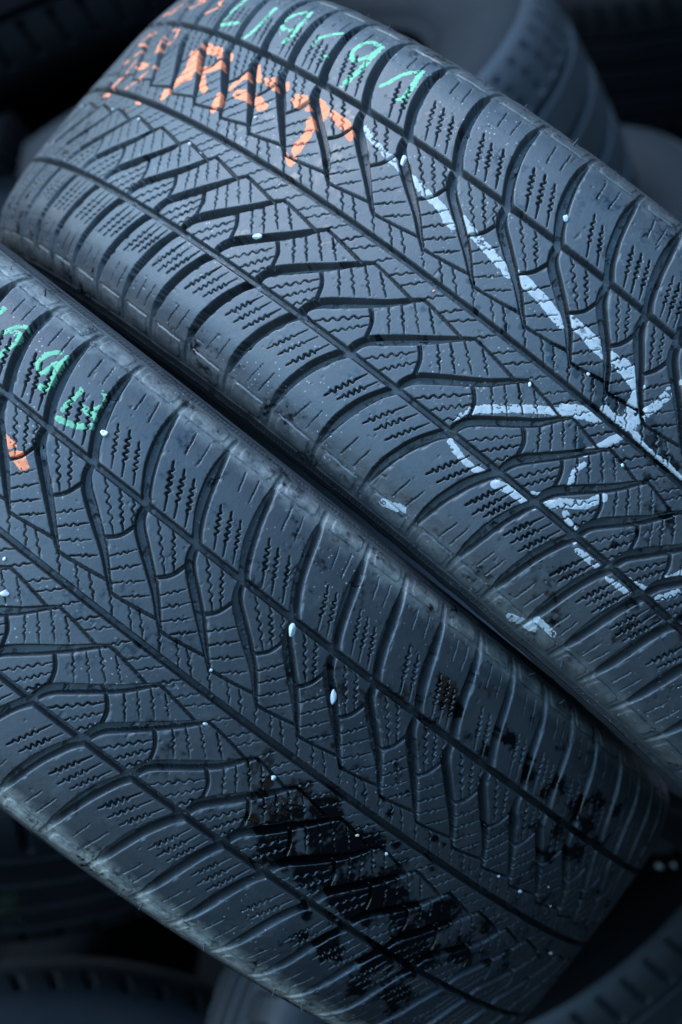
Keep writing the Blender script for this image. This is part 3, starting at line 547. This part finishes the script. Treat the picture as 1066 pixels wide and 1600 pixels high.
SL = [(56, 90, 27, 6.5, .15), (-90, -56, 27, 6.5, .15)]
RG = [(50, 7), (17, 8), (-17, 8), (-50, 7)]
A1 = Vector((-.46, .78, .42)).normalized()
cA = px(258, 261, 1.95) - A1 * .105
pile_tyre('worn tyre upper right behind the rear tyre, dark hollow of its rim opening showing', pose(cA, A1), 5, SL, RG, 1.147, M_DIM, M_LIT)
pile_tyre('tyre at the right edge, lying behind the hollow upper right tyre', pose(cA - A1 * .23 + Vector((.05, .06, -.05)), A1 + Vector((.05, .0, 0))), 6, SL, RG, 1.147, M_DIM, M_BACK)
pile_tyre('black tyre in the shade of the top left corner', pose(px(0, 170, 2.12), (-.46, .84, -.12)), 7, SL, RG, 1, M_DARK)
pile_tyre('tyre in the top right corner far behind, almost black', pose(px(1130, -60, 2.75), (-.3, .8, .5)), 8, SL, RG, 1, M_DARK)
pile_tyre('ribbed tyre with a little green moss, at the lower left under the front tyre', pose(px(-10, 835, 1.75), (.10, .62, .78)), 9, SL, RG, 1, M_DIM)
pile_tyre('bluish tyre at the bottom edge beneath the middle of the front tyre', pose(px(975, 1790, 1.66), (.25, .1, .96)), 10, SL, RG)
pile_tyre('low tyre in the bottom left corner, rounded top just in frame', pose(px(90, 2170, 1.70), (.1, .1, .98)), 12, SL, RG, 1, M_DIM)
AH = Vector((-.52, .69, .5)).normalized()
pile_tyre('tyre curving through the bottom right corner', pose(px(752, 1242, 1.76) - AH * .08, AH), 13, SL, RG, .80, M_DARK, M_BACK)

# a tuft of moss on the ribbed tyre, two pale petals on the tyre in the dark gap
rm = random.Random(8); co = []; fc = []
for i in range(420):
    x = rm.gauss(0, .006); z = rm.gauss(0, .009); b = Vector((-.2325 + x, 1.0625 + rm.uniform(-.001, .001), .580 + z))
    d = Vector((rm.uniform(-1, 1), -1.6, rm.uniform(-.3, 1.2))).normalized() * rm.uniform(.002, .005); w_ = Vector((rm.uniform(-1, 1), 0, rm.uniform(-1, 1))).normalized() * .0006
    n0 = len(co); co += [tuple(b - w_), tuple(b + w_), tuple(b + d * .6 + w_ * .8), tuple(b + d)]; fc.append((n0, n0 + 1, n0 + 2, n0 + 3))
me = bpy.data.meshes.new('moss'); me.from_pydata(co, [], fc); mo = obj('moss', me, M_MOSS); mo['kind'] = 'stuff'
def petal(loc, nrm, L, Wd, lab, spin):
    bm = bmesh.new(); g = []
    for i in range(9):
        u = i / 8; w_ = Wd * math.sin(math.pi * (u * .9 + .07)) ** .7
        g.append([bm.verts.new(((u - .5) * L, (j / 4 - 1) * w_ / 2 + w_ / 4 * 0, .0016 * ((j - 4) / 4) ** 2 + .0012 * math.sin(u * 4))) for j in range(9)])
    for i in range(8):
        for j in range(8): bm.faces.new((g[i][j], g[i + 1][j], g[i + 1][j + 1], g[i][j + 1]))
    bmesh.ops.solidify(bm, geom=bm.faces[:], thickness=.0004)
    m = bpy.data.meshes.new('petal'); bm.to_mesh(m); bm.free()
    for p in m.polygons: p.use_smooth = True
    o = obj('petal', m, M_ST['ring']); n_ = Vector(nrm).normalized()
    o.matrix_world = Matrix.Translation(Vector(loc) + n_ * .001) @ n_.to_track_quat('Z', 'Y').to_matrix().to_4x4() @ Matrix.Rotation(spin, 4, 'Z')
    o['label'] = lab; o['category'] = 'petal'; o['group'] = 'petals in the dark gap'
petal((.2267, 1.1043, .5656), (-.658, .226, .719), .007, .004, 'left of two pale petals in the black gap right of the front tyre', 1.2)
petal((.2356, 1.0982, .5741), (-.583, .11, .805), .0055, .0035, 'right, smaller of two pale petals in the black gap right of the front tyre', .5)

# rest of the heap, filled in to block light; shade painted as black rubber
rp = random.Random(21)
for (x, y, d, lab) in [(-350, 500, 2.3, 'black tyre left of the rear tyre, lost in shadow'), (-200, 1500, 2.2, 'black tyre behind the ribbed tyre at the lower left, lost in shadow'),
                  (1350, 700, 2.3, 'black tyre at the right edge beyond the rear tyre, lost in shadow'), (1400, 1450, 2.2, 'black tyre right of the front tyre, lost in the dark gap'),
                  (500, 1500, 2.4, 'black tyre deep below the front tyre, lost in shadow'), (150, 0, 2.9, 'black tyre far behind the top left corner'),
                  (800, -350, 3.0, 'black tyre far behind the hollow of the upper right tyre'), (-700, -700, 3.2, 'black tyre farthest back beyond the top left'),
                  (1700, -900, 3.3, 'black tyre farthest back beyond the top right'), (300, -900, 3.3, 'black tyre farthest back beyond the top middle')]:
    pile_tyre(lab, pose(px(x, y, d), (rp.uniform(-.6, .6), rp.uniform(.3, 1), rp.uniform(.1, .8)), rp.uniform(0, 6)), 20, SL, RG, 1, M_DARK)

# ground under the pile
G = bpy.data.meshes.new('ground'); bm = bmesh.new(); bmesh.ops.create_grid(bm, x_segments=80, y_segments=80, size=30)
rg = random.Random(3)
for v in bm.verts: v.co.z = rg.uniform(-.03, .03) if v.co.length < 28 else 0
bm.to_mesh(G); bm.free()
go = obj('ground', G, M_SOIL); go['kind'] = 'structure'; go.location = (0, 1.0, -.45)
